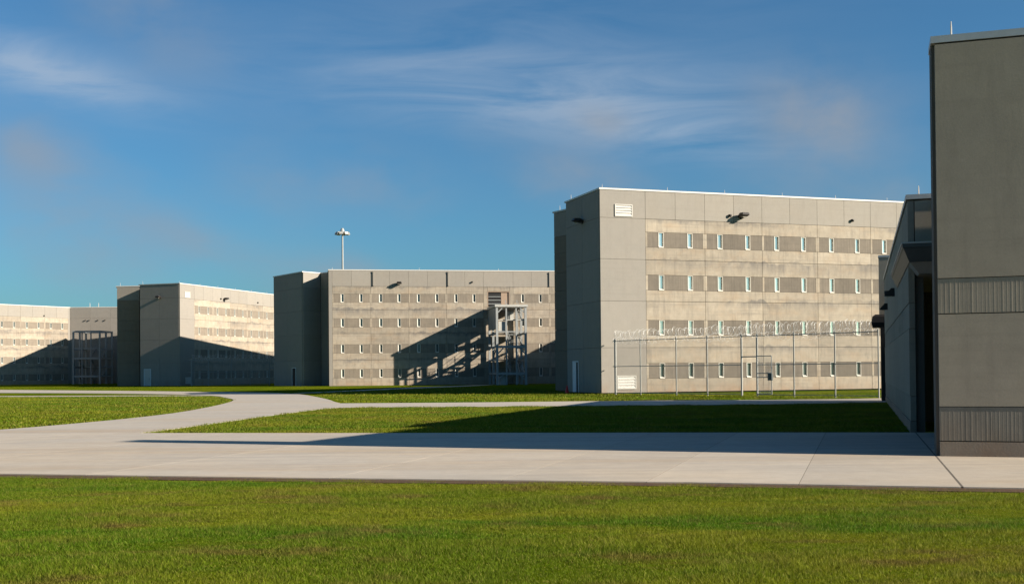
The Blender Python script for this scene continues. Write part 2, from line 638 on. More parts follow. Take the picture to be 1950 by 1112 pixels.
def camera_unit(root, face, s, z, off=.19):
    if 'cctv' not in CACHE:
        m = MB()
        m.box(-.06, .06, -.03, 0, -.06, .08)
        m.bar((0, -.02, .03), (0, -.12, .03), .05)
        m.tube([(0, -.12, .06), (0, -.12, -.03), (0, -.12, -.10), (0, -.12, -.14)], .1, 10, [.10, .11, .09, .03])
        CACHE['cctv'] = m.mesh('security_camera', 'dark')
    return put(root, face, 'security_camera', CACHE['cctv'], s, z, off)


def louver(root, face, s, z, w, h, n, off=.18):
    m = MB()
    m.box(0, .07, -.06, 0, 0, h).box(w - .07, w, -.06, 0, 0, h).box(.07, w - .07, -.058, 0, 0, .07).box(.07, w - .07, -.058, 0, h - .07, h)
    o = put(root, face, 'vent', m.mesh('vent', 'white'), s, z, off)
    dz = (h - .14) / n
    k = ('slat', w, n)
    CACHE[k] = MB().add([(.07, -.06, 0), (w - .07, -.06, 0), (w - .07, -.01, dz * .9), (.07, -.01, dz * .9),
                         (.07, -.045, 0), (w - .07, -.045, 0), (w - .07, .0, dz * .9), (.07, .0, dz * .9)],
                        [(0, 1, 2, 3), (4, 7, 6, 5), (0, 4, 5, 1), (3, 2, 6, 7), (0, 3, 7, 4), (1, 5, 6, 2)]).mesh('slat', 'white')
    for i in range(n):
        link('slat', CACHE[k], o, (0, .0, .07 + i * dz))
    return o


def door(root, face, s, mat, w=.95, h=2.15, off=.18, ajar=False, z=0.0):
    m = MB()
    m.box(-.08, 0, -.05, 0, 0, h + .08).box(w, w + .08, -.05, 0, 0, h + .08).box(0, w, -.048, 0, h, h + .08)
    d = put(root, face, 'door', m.mesh('door', 'pale_blue'), s, z, off)
    MB().box(.005, w - .005, -.02, 0, .01, h - .005).build('door_leaf' if not ajar else 'doorway', mat if not ajar else 'black', d)  # when ajar, a black sheet paints the shade of the gap
    if ajar:
        MB().box(.01, w * .62, -.045, -.021, .01, h - .01).build('door_leaf', mat, d)
    else:
        MB().bar((w - .10, -.02, 1.02), (w - .10, -.09, 1.02), .04).bar((w - .10, -.08, 1.02), (w - .24, -.08, 1.02), .03).build('handle', 'dark', d)
    return d


def rod(root, x, y, z, h=.32, r=.018):
    m = MB().tube([(0, 0, 0), (0, 0, h * .6), (0, 0, h)], r, 6, [r, r, r * .5])
    m.box(-.05, .05, -.05, .05, 0, .03)
    return m.build('lightning_rod', 'white', root, (x, y, z))


# ------------------------------------------------------------------ the ground and the paving
def sheet(name, poly, z, mat, label=None, parent=None):
    o = MB().prism(poly, -.35, z).build(name, mat, parent)
    if not parent:
        o['kind'] = 'structure'
    return o


def smooth_poly(pts, n=5):
    out = []
    for i in range(len(pts) - 1):
        p0 = Vector(pts[max(i - 1, 0)])
        p1, p2 = Vector(pts[i]), Vector(pts[i + 1])
        p3 = Vector(pts[min(i + 2, len(pts) - 1)])
        for k in range(n):
            t = k / n
            q = .5 * ((2 * p1) + (-p0 + p2) * t + (2 * p0 - 5 * p1 + 4 * p2 - p3) * t * t + (-p0 + 3 * p1 - 3 * p2 + p3) * t ** 3)
            out.append((q.x, q.y))
    out.append(tuple(pts[-1]))
    return out


gr = MB().add([(-1500, -300, 0), (1500, -300, 0), (1500, 2500, 0), (-1500, 2500, 0)], [(0, 1, 2, 3)]).build('lawn', 'lawn')
gr['kind'] = 'structure'

# the apron in front of the grey building: slabs with open joints, parallel to the joint at the corner
ap = link('concrete_apron', None)
ap['kind'] = 'structure'
APF = [(-30, 23.9), (-16, 20.68), (-8.71, 19.01), (-4.01, 17.93), (0.19, 17.05), (2.51, 16.55), (6.19, 15.55), (6.94, 15.35), (24, 10.9)]


def apf(x):
    return float(np.interp(x, [p[0] for p in APF], [p[1] for p in APF]))


def apb(x):
    return float(np.interp(x, [-30, -16.6, -10.55, -5.44, 0.34, 5.82, 10.24, 14, 30], [34.6, 32.6, 31.75, 30.82, 30.03, 29.27, 28.57, 27.9, 25.5]))


JD = Vector((.297, .955))     # direction of the joints


def hit(x0, fn):
    """where the joint that crosses the corner line y=20.9 at x0 meets a border"""
    t = 0.0
    for _ in range(40):
        x, y = x0 + JD.x * t, 20.9 + JD.y * t
        t += (fn(x) - y) / JD.y * .8
    return (x0 + JD.x * t, 20.9 + JD.y * t)


joints = [-30, -25, -20.3, -15.6, -11.0, -6.4, -1.9, 1.0, 3.3, 5.6, 7.90, 12.4, 17, 22]
for x0, x1 in zip(joints[:-1], joints[1:]):
    gl = .018 if x0 == 7.90 else .005
    gr_ = .018 if x1 == 7.90 else .005
    lf, lb = hit(x0 + gl, apf), hit(x0 + gl, apb)
    rf, rb = hit(x1 - gr_, apf), hit(x1 - gr_, apb)
    fr = [lf] + [p for p in APF if lf[0] < p[0] < rf[0]] + [rf]
    m = MB().prism(fr + [rb, lb], -.3, .034)
    m.build('slab', 'pave', ap)
MB().prism([(p[0], p[1] + .03) for p in APF] + [(23.5, apb(24) - .1)] + [(x, apb(x) - .03) for x in (14, 10.24, 5.82, .34, -5.44, -10.55, -16.6, -30)], -.2, .0325).build('joint_filler', 'joint', ap)
sheet('soil_strip', [(-30, 23.0), (-16, 20.2), (-4, 17.5), (2.5, 16.15), (6.9, 14.95), (24, 10.4), (24, 11.2), (6.9, 15.8), (2.5, 17.0), (-4, 18.4), (-30, 24.5)], .016, 'soil')

road_r = smooth_poly([(-10.62, 31.66), (-10.45, 32.9), (-10.06, 37.2), (-9.6, 43), (-9.2, 47.2), (-8.86, 50.25), (-8.3, 53.0)])
road_o = smooth_poly([(-9.3, 60.5), (-10.1, 63.6), (-11.4, 69.2), (-13.5, 76.9), (-16.5, 86.6), (-20.4, 94.2), (-27, 101.2), (-36, 109.6), (-48, 119.8), (-75, 142), (-130, 187)])
road_i = smooth_poly([(-130, 157), (-75, 123), (-49.2, 106.8), (-36.1, 98.4), (-27.0, 90.2), (-22.0, 82.8), (-19.8, 76.9), (-18.5, 73.5), (-17.3, 69.4), (-16.2, 63.6), (-15.2, 56.35), (-14.46, 48.5), (-14.5, 42.7), (-15.1, 37.8), (-15.8, 34.6), (-17.0, 32.4)])
sheet('curved_road', road_r + road_o + road_i, .026, 'road')
sheet('service_road', [(-8.33, 53.0)] + smooth_poly([(-2, 52.7), (5.5, 52.3), (12.9, 52.4), (19.3, 54.2)]) +
      smooth_poly([(20.6, 61.2), (17.5, 60.1), (12, 60.1), (6.4, 60.4), (-2.1, 59.9), (-9.27, 60.45)]), .022, 'road')
sheet('side_path', smooth_poly([(-21.9, 82.6), (-26, 84.2), (-38.8, 86.6), (-60, 92), (-130, 108)]) + smooth_poly([(-130, 114), (-60, 97), (-41.8, 91.2), (-27, 87.3), (-23.6, 85.2)]), .018, 'road')
sheet('tower_path', smooth_poly([(-18.0, 91.4), (-15.2, 95.0), (-10.15, 110.7), (-5.8, 122), (-2.3, 133.6)]) + smooth_poly([(-3.1, 137), (-6.9, 127), (-11.2, 116.5), (-16.2, 97.5), (-17.8, 93.5)]), .014, 'road')
sheet('entry_path', [(16.2, 43.5), (19.2, 43.5), (21.5, 54.1), (19.3, 54.15)], .010, 'road')


# ------------------------------------------------------------------ grass
def blades(name, label, poly, n, hgt, wid, seed, keep=None):
    rng = np.random.default_rng(seed)
    P = np.array(poly)
    lo, hi = P.min(0), P.max(0)
    pts = rng.uniform(lo, hi, (int(n), 2))
    inside = np.zeros(len(pts), bool)
    j = len(P) - 1
    for i in range(len(P)):
        c = ((P[i, 1] > pts[:, 1]) != (P[j, 1] > pts[:, 1])) & \
            (pts[:, 0] < (P[j, 0] - P[i, 0]) * (pts[:, 1] - P[i, 1]) / (P[j, 1] - P[i, 1] + 1e-12) + P[i, 0])
        inside ^= c
        j = i
    pts = pts[inside]
    if keep is not None:
        pts = pts[keep(pts, rng)]
    k = len(pts)
    pts = pts + rng.normal(0, .03 + wid * 1.5, pts.shape)
    # clumps: height follows a slow random field
    fld = np.zeros(k)
    for q in range(6):
        a_ = rng.uniform(0, 2 * np.pi)
        fr = rng.uniform(.8, 6.5)
        fld += np.sin((pts[:, 0] * np.cos(a_) + pts[:, 1] * np.sin(a_)) * fr + rng.uniform(0, 6))
    hh = hgt * (1 + .17 * fld) * rng.uniform(.45, 1.25, k)
    hh = np.clip(hh, hgt * .3, hgt * 1.9)
    an = rng.uniform(0, 2 * np.pi, k)
    w = wid * rng.uniform(.6, 1.3, k)
    lean = rng.uniform(.1, 1.3, k) * hh
    la = rng.uniform(0, 2 * np.pi, k)
    v = np.zeros((k, 3, 3), np.float32)
    v[:, 0, 0] = pts[:, 0] - np.cos(an) * w / 2
    v[:, 0, 1] = pts[:, 1] - np.sin(an) * w / 2
    v[:, 1, 0] = pts[:, 0] + np.cos(an) * w / 2
    v[:, 1, 1] = pts[:, 1] + np.sin(an) * w / 2
    v[:, 2, 0] = pts[:, 0] + np.cos(la) * lean
    v[:, 2, 1] = pts[:, 1] + np.sin(la) * lean
    v[:, 2, 2] = hh
    v[:, :2, 2] = -.004
    me = bpy.data.meshes.new(name)
    me.vertices.add(3 * k)
    me.loops.add(3 * k)
    me.polygons.add(k)
    me.vertices.foreach_set('co', v.ravel())
    me.loops.foreach_set('vertex_index', np.arange(3 * k, dtype=np.int32))
    me.polygons.foreach_set('loop_start', np.arange(0, 3 * k, 3, dtype=np.int32))
    me.update(calc_edges=True)
    me.materials.append(M['blade'])
    o = link(name, me, None, (0, 0, 0), 0, label)
    o['kind'] = 'stuff'
    o['category'] = 'grass'
    return o


def thin_near_apron(pts, rng):
    d = np.interp(pts[:, 0], [p[0] for p in APF], [p[1] for p in APF]) - pts[:, 1]
    g = .5 + .5 * np.sin(pts[:, 0] * 5.1 + 2 * np.sin(pts[:, 0] * 1.7)) * np.sin(pts[:, 0] * 2.3 + pts[:, 1] * 3)
    return rng.uniform(0, 1, len(pts)) < np.clip((d - .10 + .25 * (g - .5)) / .5, .12 * g, 1)


blades('lawn_grass', 'short olive green grass with brown patches in front of the pale concrete apron',
       [(-6.5, 7.6), (6.5, 7.6), (10.5, 14.2), (2.5, 16.5), (-4, 17.88), (-11, 19.4)], 1500000, .031, .0068, 1, thin_near_apron)
mid_poly = [p for p in road_r] + [(5.5, 52.2), (12.9, 52.2), (18.6, 53.8), (17.7, 52.6), (10.3, 28.9), (5.8, 29.35), (.3, 30.1), (-5.4, 30.9)]
blades('lawn_grass', 'short grass of the wedge shaped lawn between the apron and the service road', mid_poly, 330000, .06, .020, 2)
left_poly = [(-17.3, 32.8), (-15.9, 35), (-15.1, 38), (-14.5, 43), (-14.46, 48.5), (-15.2, 56.4), (-16.2, 63.6), (-17.4, 70), (-19.8, 76.9), (-22, 82.4), (-38.8, 86.3), (-48, 88), (-40, 34)]
blades('lawn_grass', 'short grass of the lawn at the left inside the bend of the curved road', left_poly, 200000, .07, .034, 3)
far_poly = [(-8.9, 61), (6.4, 60.9), (17.5, 60.5), (22, 64), (22, 70), (7, 81.5), (4, 92), (-6, 118), (-16, 94), (-13.7, 78.5)]
blades('lawn_grass', 'strip of short grass between the service road and the tall building behind the fence', far_poly, 90000, .08, .04, 4)


# ------------------------------------------------------------------ the cell blocks
def housing(loc, ang, label, back, heel, nmod, front_tag, z=0.0, group='four storey concrete blocks'):
    root = thing('concrete_building', label, 'building', (loc[0], loc[1], z), ang, group)
    L = 3.30 + nmod * MOD
    poly = [(0, 0), (L, 0), (L, 12), back, heel, (2.0, 7.7), (2.0, 6.35), (0, 6.35)]
    MB().prism(poly, -.6, H - .03).build('wall', 'core', root)
    coping(root, poly, H)
    f = Face((0, 0), (L, 0))
    plain(root, f, 0, 3.30, [], ZP, 'smooth', .175, 0)
    for i in range(nmod):
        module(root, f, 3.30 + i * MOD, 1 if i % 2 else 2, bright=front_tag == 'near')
    sd = Face((0, 6.35), (0, 0))
    plain(root, sd, 0, 6.35, [3.2], ZP, 'smooth', 0, 0)
    bk = Face(heel, (2.0, 7.7))
    plain(root, bk, 0, bk.len - .25, [], [0, 1.6, 3.16, 4.8, 6.42, 7.9, 9.36, 10.9, 12.25], 'core', .0, 0)  # darker core colour: shade of the lower wall put into the panels
    plain(root, bk, 0, bk.len - .25, [], [12.25, H - .02], 'parapet', .0, 0)
    louver(root, f, .95, 12.35, 1.35, .86, 4)
    louver(root, f, 1.0, .25, 1.45, .95, 4)
    floodlight(root, f, 10.95, 12.62)
    camera_unit(root, f, 10.0, 12.72)
    camera_unit(root, f, 20.4, 12.72)
    floodlight(root, sd, 3.3, 12.3)
    for s in (.15, 5.2, 9.8, 14.6, 19.2, 23.8):
        rod(root, s, .12, H + .1)
    rod(root, .15, 6.1, H + .1, .5)
    rod(root, heel[0] + .25, heel[1] - .3, H + .1, .5)
    return root, f, sd


A1, ANG1 = (6.33, 78.1), R(18.3)
blk1, f1_, sd1 = housing(A1, ANG1, 'tallest looking four storey tan concrete block behind the razor wire fence', (34.5, 33.3), (1.05, 11.8), 7, 'near', .08)
door(blk1, sd1, 1.25, 'pale_blue', 1.0, 2.2, ajar=True)
A3, ANG3 = (-46.3, 155.9), R(72)
blk3, f3_, sd3 = housing(A3, ANG3, 'four storey concrete block at the left with a white door in its grey end wall', (34.76, 34.11), (1.25, 11.2), 9, 'far', 0)
door(blk3, sd3, .7, 'white', 1.0, 2.3)

# block in the middle with the stair tower
A2, ANG2 = Vector((-22.3, 137.5)), R(9.3)
blk2 = thing('concrete_building', 'long four storey concrete block in the middle with the steel stair tower on its front', 'building', (A2.x, A2.y, 0), ANG2, 'four storey concrete blocks')


def loc2(p):
    d = Vector(p) - A2
    c, s = math.cos(ANG2), math.sin(ANG2)
    return (d.x * c + d.y * s, -d.x * s + d.y * c)


P1, P2, P3, P0 = loc2((-26.06, 139.8)), loc2((-24.2, 142)), loc2((-22.97, 141)), loc2((-31, 146.6))
PB = loc2((-6.5, 187))
poly2 = [(0, 0), (46.2, 0), (46.6, -13.0), (39.6, -17.2), (38.6, -26), (58, -26.0), (60, 14), (30, 40), PB, P0, P1, P2, P3]
MB().prism(poly2, -.6, H - .03).build('wall', 'core', blk2)
coping(blk2, poly2, H)
f2_ = Face((0, 0), (46.2, 0))
plain(blk2, f2_, 0, .27, [], [0, H - .02], 'smooth', .175, 0)
for i in range(4):
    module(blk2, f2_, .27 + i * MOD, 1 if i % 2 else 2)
o0 = .27 + 4 * MOD
for za, zb in zip([0, 2.05, 3.16, 5.1, 6.42, 8.3, 9.36, 12.25][:-1], [0, 2.05, 3.16, 5.1, 6.42, 8.3, 9.36, 12.25][1:]):
    if za == 9.36:
        panel(blk2, f2_, 'spandrel_panel', o0, o0 + 3.77, 9.36, 9.75, 'tan')
        panel(blk2, f2_, 'spandrel_panel', o0, o0 + .5, 9.75, 12.25, 'tan')
        panel(blk2, f2_, 'spandrel_panel', o0 + 3.30, o0 + 3.77, 9.75, 12.25, 'tan')
        panel(blk2, f2_, 'spandrel_panel', o0 + .5, o0 + 3.30, 11.68, 12.25, 'tan')
    else:
        panel(blk2, f2_, 'spandrel_panel', o0, o0 + 3.77, za, zb, 'tan')
panel(blk2, f2_, 'parapet_panel', o0, o0 + 3.77, 12.25, H - .02, 'parapet', .19, .02)
# the door opening above the stair: recess shade painted as a black sheet, brown lining
op = put(blk2, f2_, 'opening', MB().box(.5, .58, -.17, -.02, 0, 1.9).box(3.22, 3.3, -.17, -.02, 0, 1.9).box(.58, 3.22, -.165, -.02, 1.82, 1.9).mesh('opening', 'tan_box'), o0, 9.76)
MB().box(.58, 3.22, -.03, -.012, 0, 1.82).build('door_leaf', 'black', op)  # stands for the dark of the recess, not a leaf
for k in range(3):
    MB().bar((.6, -.09, .35 + .45 * k), (2.2, -.09, .35 + .45 * k), .07).build('rail', 'steel', op)
MB().box(2.25, 3.2, -.06, -.035, .02, 1.8).build('shutter', 'tan_box', op)
for i in range(5):
    module(blk2, f2_, o0 + 3.77 + i * MOD, 1 if i % 2 else 2)
fa, fb, fc = Face(P0, P1), Face(P1, P2), Face(P2, P3)
plain(blk2, fa, 0, fa.len, [fa.len / 2], ZP, 'smooth', 0, .0)
plain(blk2, fb, 0, fb.len - .2, [], ZP, 'smooth', .1, 0)
plain(blk2, fc, 0, fc.len, [], ZP, 'smooth', -.2, 0)
fe = Face((46.2, 0), (46.6, -13.0))
plain(blk2, fe, .25, fe.len, [3.7, 7.4], ZP, 'smooth', 0, 0)
door(blk2, fa, 5.6, 'black', .95, 2.25)  # black leaf paints the shade of an open doorway
for s in (5.3, 14.6, 27.5, 37):
    put(blk2, f2_, 'downspout', MB().box(-.07, .07, -.13, 0, 0, 1.8).box(-.10, .10, -.15, 0, 1.66, 1.8).mesh('downspout', 'parapet'), s, 12.3, .19)
floodlight(blk2, f2_, 8.45, 12.55)
camera_unit(blk2, f2_, 17.6, 12.85)
for s in (.3, 11, 21, 31):
    rod(blk2, s, .1, H + .1)

# block at the far left
A4 = Vector((-81.2, 205.7))
d4 = Vector((7.8, 11.2)).normalized()
blk4 = thing('concrete_building', 'farthest four storey concrete block at the left edge with a grey recessed wall', 'building', (A4.x, A4.y, -.25), 0, 'four storey concrete blocks')
L4 = 1.0 + 10 * MOD
q0 = -d4 * L4
poly4 = [(q0.x, q0.y), (0, 0), (30, 0), (30, 14), (-14, 16), (q0.x - 12, q0.y + 8)]
MB().prism(poly4, -.6, H - .03).build('wall', 'core', blk4)
coping(blk4, poly4, H)
f4 = Face((q0.x, q0.y), (0, 0))
for i in range(10):
    module(blk4, f4, i * MOD - .55 + 1.0, 1 if i % 2 else 2)
plain(blk4, f4, 0, .45, [], [0, H - .02], 'smooth')
plain(blk4, f4, 10 * MOD + .45, L4 - .2, [], [0, H - .02], 'smooth')
g4 = Face((0, 0), (30, 0))
plain(blk4, g4, 0, 30, [3.75 * k for k in range(1, 8)], ZP, 'smooth', 0, 0)
floodlight(blk4, f4, L4 - 15.0, 12.6)
camera_unit(blk4, f4, L4 - 5.4, 12.6)
for s in (2.9, 3.6, 5.2, 6.5):
    camera_unit(blk4, g4, s, 11.9)  # small wall lamps, built with the camera shape
for s in (3.6, 5.2):
    rod(blk4, s, .12, H + .1, .8, .05)


# ------------------------------------------------------------------ steel stair towers
def stair_tower(label, loc, ang, w, d, top=9.6, guards=True):
    """x runs along the wall, y = 0 is the wall, -d the front"""
    t = thing('stair_tower', label, 'stair tower', (loc[0], loc[1], 0), ang, 'steel stair towers')
    ps = .27
    lev_f, lev_w = [1.5, 4.7, 7.85], [3.1, 6.3]
    post = MB().box(-ps / 2, ps / 2, -ps / 2, ps / 2, 0, top - .28).box(-.22, .22, -.22, .22, 0, .03).mesh('post', 'steel')
    for x in (ps / 2, w - ps / 2):
        for y in (-d + ps / 2, -d * .52, -ps / 2 - .25):
            link('post', post, t, (x, y, 0))
    mull = MB().box(-.08, .08, -.08, .08, 0, top - .28).mesh('mullion', 'steel')
    for x in (w * .34, w * .66):
        link('mullion', mull, t, (x, -d + .12, 0))
    if guards:
        MB().box(-.12, w + .12, -d - .12, -.22, top - .27, top).build('roof_deck', 'steel_pale', t)
    else:
        for y in (-d + .02, -.45):
            MB().box(-.02, w + .02, y, y + .18, top - .30, top).build('beam', 'steel', t)
        for x in (0, w - .18):
            MB().box(x, x + .18, -d + .21, -.46, top - .28, top - .01).build('beam', 'steel', t)
    for z in lev_f[:2]:
        MB().box(ps, w - ps, -d + .03, -d + .20, z - .30, z).build('beam', 'steel', t)
    MB().box(ps, w - ps, -d + .05, -d + .14, 6.3, 6.42).build('beam', 'steel', t)
    for z in lev_w + lev_f[:2]:
        for x in (ps / 2, w - ps / 2):
            MB().box(x - .07, x + .07, -d + ps, -.4, z - .26, z - .02).build('beam', 'steel', t)
    # landings at the front and at the wall
    for z in lev_f[:3 if guards else 2]:
        MB().box(ps + .02, w - ps - .02, -d + .22, -d + 1.45, z - .12, z - .02).build('landing', 'steel_pale', t)
    for z in lev_w:
        MB().box(ps + .02, w - ps - .02, -1.7, -.3, z - .12, z - .02).build('landing', 'steel_pale', t)
    # flights: two lanes side by side
    zz = [0, 1.5, 3.1, 4.7, 6.3, 7.85, top - .1]
    ya, yb = -1.7, -d + 1.45
    half = w / 2
    for k in range(6 if guards else 4):
        z0, z1 = zz[k], zz[k + 1]
        y0, y1 = (ya, yb) if k % 2 == 0 else (yb, ya)
        x0, x1 = (ps + .05, half - .06) if k % 2 == 0 else (half + .06, w - ps - .05)
        m = MB()
        for x in (x0 + .03, x1 - .03):
            m.bar((x, y0, z0), (x, y1, z1), .05, .22)
        n = 9
        for i in range(1, n + 1):
            q = i / n
            y, z = y0 + (y1 - y0) * (q - .5 / n), z0 + (z1 - z0) * q
            m.box(x0 + .05, x1 - .05, y - .15, y + .15, z - .05, z - .01)
        m.build('stair_flight', 'steel', t)
        for x in (x0 + .03, x1 - .03):
            r = MB()
            for hgt in (.5, 1.0):
                r.bar((x, y0, z0 + hgt), (x, y1, z1 + hgt), .032)
            for q in (0, .25, .5, .75, 1):
                y, z = y0 + (y1 - y0) * q, z0 + (z1 - z0) * q
                r.bar((x, y, z), (x, y, z + 1.0), .045)
            r.build('handrail', 'steel', t)
    # sheet metal side guards
    for x in (.02, w - .06):
        for za, zb in ((6.7, top - .27),):
            if not guards or x > 1:
                continue
            MB().box(x, x + .04, -d + ps, -.4, za, zb).build('guard_panel', 'steel', t)
    if not guards:
        return t
    MB().box(ps + .1, w * .33, -d + .30, -d + .34, 6.45, 7.6).build('guard_panel', 'steel_pale', t)
    MB().box(w * .36, w * .64, -d + 1.5, -d + 1.54, 7.85, 8.9).build('guard_panel', 'steel_pale', t)
    # knee braces
    for z in (top - .3, 4.4, 1.2):
        for x, s in ((ps, 1), (w - ps, -1)):
            MB().bar((x, -d + .12, z - .62), (x + s * .62, -d + .12, z), .13).build('knee_brace', 'steel', t)
    for y0, y1 in ((-d + ps, -d * .52), (-d * .52, -.4)):
        MB().bar((w - .12, y0, .3), (w - .12, y1, 2.9), .10).build('brace', 'steel', t)
    bx = MB().box(ps + .12, w * .36, -d + .35, -d + .9, 0, 1.15)
    bx.box(ps + .10, w * .36 + .02, -d + .33, -d + .92, 1.15, 1.2)
    bx.build('cabinet', 'steel_pale', t)
    return t


u2 = Vector((math.cos(ANG2), math.sin(ANG2)))
n2 = Vector((u2.y, -u2.x))
tp = A2 + u2 * 19.55 + n2 * .22
stair_tower('grey steel stair tower against the middle block, its upper half in the sun', tp, ANG2, 3.75, 6.8)
stair_tower('shaded steel stair tower in front of the grey recessed wall at the far left', (-77.9, 204.8), R(-6), 5.2, 5.2, 9.5, False)


# ------------------------------------------------------------------ fences with razor wire
def fence(label, frame, ang, p0, p1, z=0.0):
    c, s = math.cos(ang), math.sin(ang)
    g = lambda p: Vector((frame[0] + p[0] * c - p[1] * s, frame[1] + p[0] * s + p[1] * c))
    a_, b_ = g(p0), g(p1)
    L = (b_ - a_).length
    d = (b_ - a_).normalized()
    t = thing('chain_link_fence', label, 'fence', (a_.x, a_.y, z), math.atan2(d.y, d.x), 'fences with razor wire coils')
    h = 3.66
    pts = [0, .116, .273, .401, .535, .593, .725, .863, 1.0]
    gate = (.535 * L, .593 * L)
    for k, q in enumerate(pts):
        r = .085 if k == 0 else .062 if k in (4, 5) else .042
        m = MB().tube([(0, 0, -.1), (0, 0, h)], r, 10)
        m.tube([(0, 0, h), (0, 0, h + .05), (0, 0, h + .08)], r, 10, [r * 1.2, r * 1.2, r * .4])
        m.bar((0, 0, h), (0, 0, h + .5), .02)
        m.build('post', 'post', t, (q * L, 0, 0))
    MB().tube([(0, 0, h - .06), (L, 0, h - .06)], .026, 8).build('top_rail', 'steel', t)
    for x0, x1 in ((0, gate[0]), (gate[1], L)):
        MB().tube([(x0, 0, 1.86), (x1, 0, 1.86)], .023, 8).build('mid_rail', 'steel', t)
        MB().tube([(x0, 0, .06), (x1, 0, .06)], .022, 6).build('bottom_rail', 'steel', t)
    MB().tube([(gate[0], 0, 2.35), (gate[1], 0, 2.35)], .035, 8).build('gate_transom', 'steel', t)
    # short return to the corner of the building
    for zz, r in ((h - .06, .04), (1.86, .035)):
        MB().tube([(0, 0, zz), (-.95, .75, zz)], r, 8).build('return_rail', 'post', t)
    # chain link cloth: crossing wires
    m = MB()
    st = .075
    wv = .0022

    def strand(x, zz, x2, z2):
        p, q = Vector((x, 0, zz)), Vector((x2, 0, z2))
        n = Vector((-(q - p).z, 0, (q - p).x)).normalized() * wv
        m.add([p - n, p + n, q + n, q - n, p + Vector((0, wv, 0)), q + Vector((0, wv, 0))], [(0, 1, 2, 3), (0, 4, 5, 3), (1, 4, 5, 2)])
    for x0, x1, z0, z1 in ((0, gate[0], .03, h - .05), (gate[0], gate[1], 2.36, h - .05), (gate[1], L, .03, h - .05)):
        hh = z1 - z0
        k = x0 - hh
        while k < x1:
            xa, xb = max(k, x0), min(k + hh, x1)
            if xb > xa:
                strand(xa, z0 + xa - k, xb, z0 + xb - k)
                strand(xa, z1 - (xa - k), xb, z1 - (xb - k))
            k += st
    o = m.build('wire_mesh', 'steel', t)
    o['kind'] = 'stuff'
    # coil of razor wire on the arms, sagging a little between posts
    for nm, rad, base, pitch in (('razor_coil', .27, h + .34, .15), ('razor_coil', .18, h - .12, .30)):
        seg = []
        turns = int(L / pitch)
        ph = random.random() * 6
        for i in range(turns * 9 + 1):
            q = i / 9
            x = q * pitch + .05 * math.sin(q * 1.7)
            wob = .05 * math.sin(q * .31 + ph) + .03 * math.sin(q * .9)
            an = q * 2 * math.pi
            if i % 9 == 0:
                jit = random.uniform(-.16, .12)
                jz = random.uniform(-.05, .05)
            rr = rad * (1 + .12 * math.sin(q * 2.3) + jit * math.sin(math.pi * (q % 1)))
            wob += jz * math.sin(math.pi * (q % 1))
            seg.append((min(max(x + .04 * math.sin(an * .5 + q), 0), L), math.cos(an) * rr + (0 if rad > .25 else -.22), base + wob + math.sin(an) * rr))
        MB().tube(seg, .0070 if rad > .25 else .0055, 4).build(nm, 'wire', t)
    # the gate leaf stands open against the next bay
    gl = MB()
    wd, gh = 1.12, 2.28
    for p, q in (((0, 0, 0), (0, 0, gh)), ((wd, 0, 0), (wd, 0, gh)), ((0, 0, 0), (wd, 0, 0)), ((0, 0, gh), (wd, 0, gh)), ((0, 0, 1.0), (wd, 0, 1.0)), ((0, 0, 1.25), (wd, 0, 1.25))):
        gl.tube([p, q], .026, 8)
    leaf = gl.build('gate_leaf', 'steel', t, (gate[1] + .09, -.13, .1), R(-4))
    mm = MB()
    k = -gh
    while k < wd:
        xa, xb = max(k, 0), min(k + gh, wd)
        for sgn in (0, 1):
            za, zb = (xa - k, xb - k) if not sgn else (gh - (xa - k), gh - (xb - k))
            mm.bar((xa, 0, za), (xb, 0, zb), .004)
        k += .075
    w_ = mm.build('wire_mesh', 'steel', leaf)
    w_['kind'] = 'stuff'
    MB().box(wd - .26, wd + .05, -.06, .06, .82, 1.22).build('lock_box', 'canopy', leaf)
    return t


F0, F1 = (.21, -1.75), (7.77, -20.3)
fence('razor wire topped chain link fence with a gate in front of the near tan block', A1, ANG1, F0, F1, .06)
fence('razor wire topped chain link fence in shade beside the left block with the white door', A3, ANG3, F0, F1, 0)

# ------------------------------------------------------------------ the grey building at the right
C1 = Vector((7.92, 20.9))
AR = R(-17.8)
ur = Vector((math.cos(AR), math.sin(AR)))
vr = Vector((-ur.y, ur.x))
rb = thing('concrete_building', 'low grey concrete building at the right with fluted bands and a canopy over its entry', 'building', (C1.x, C1.y, 0), 0)


def lr(p):
    return (p[0] - C1.x, p[1] - C1.y)


HR = 7.76
ZB = [(.0, .31, 'r_base', 'base_course'), (.32, .945, 'r_flute_low', 'fluted_panel'), (.955, 2.68, 'r_smooth', 'wall_panel'),
      (2.69, 3.335, 'r_flute', 'fluted_panel'), (3.345, HR - .03, 'r_smooth', 'wall_panel')]


def fluted(w, h, mat, seed):
    """panel with uneven vertical ribs broken out of the concrete"""
    rng = random.Random(seed)
    m = MB().box(0, w, -.138, 0, 0, h)
    x = .01
    while x < w - .05:
        rw = rng.uniform(.03, .085)
        dp = rng.uniform(.0003, .0011)
        z0, z1 = rng.uniform(.0, .015), h - rng.uniform(0, .015)
        x2 = min(x + rw, w)
        m.add([(x, -.137, z0), (x2, -.137, z0), (x2 - rw * .42, -.138 - dp, z0), (x + rw * .42, -.138 - dp, z0),
               (x, -.137, z1), (x2, -.137, z1), (x2 - rw * .42, -.138 - dp, z1), (x + rw * .42, -.138 - dp, z1)],
              [(0, 1, 2, 3), (4, 7, 6, 5), (3, 2, 6, 7), (0, 3, 7, 4), (1, 5, 6, 2)])
        x += rw + rng.uniform(.004, .03)
    return m.mesh('fluted_panel', mat)


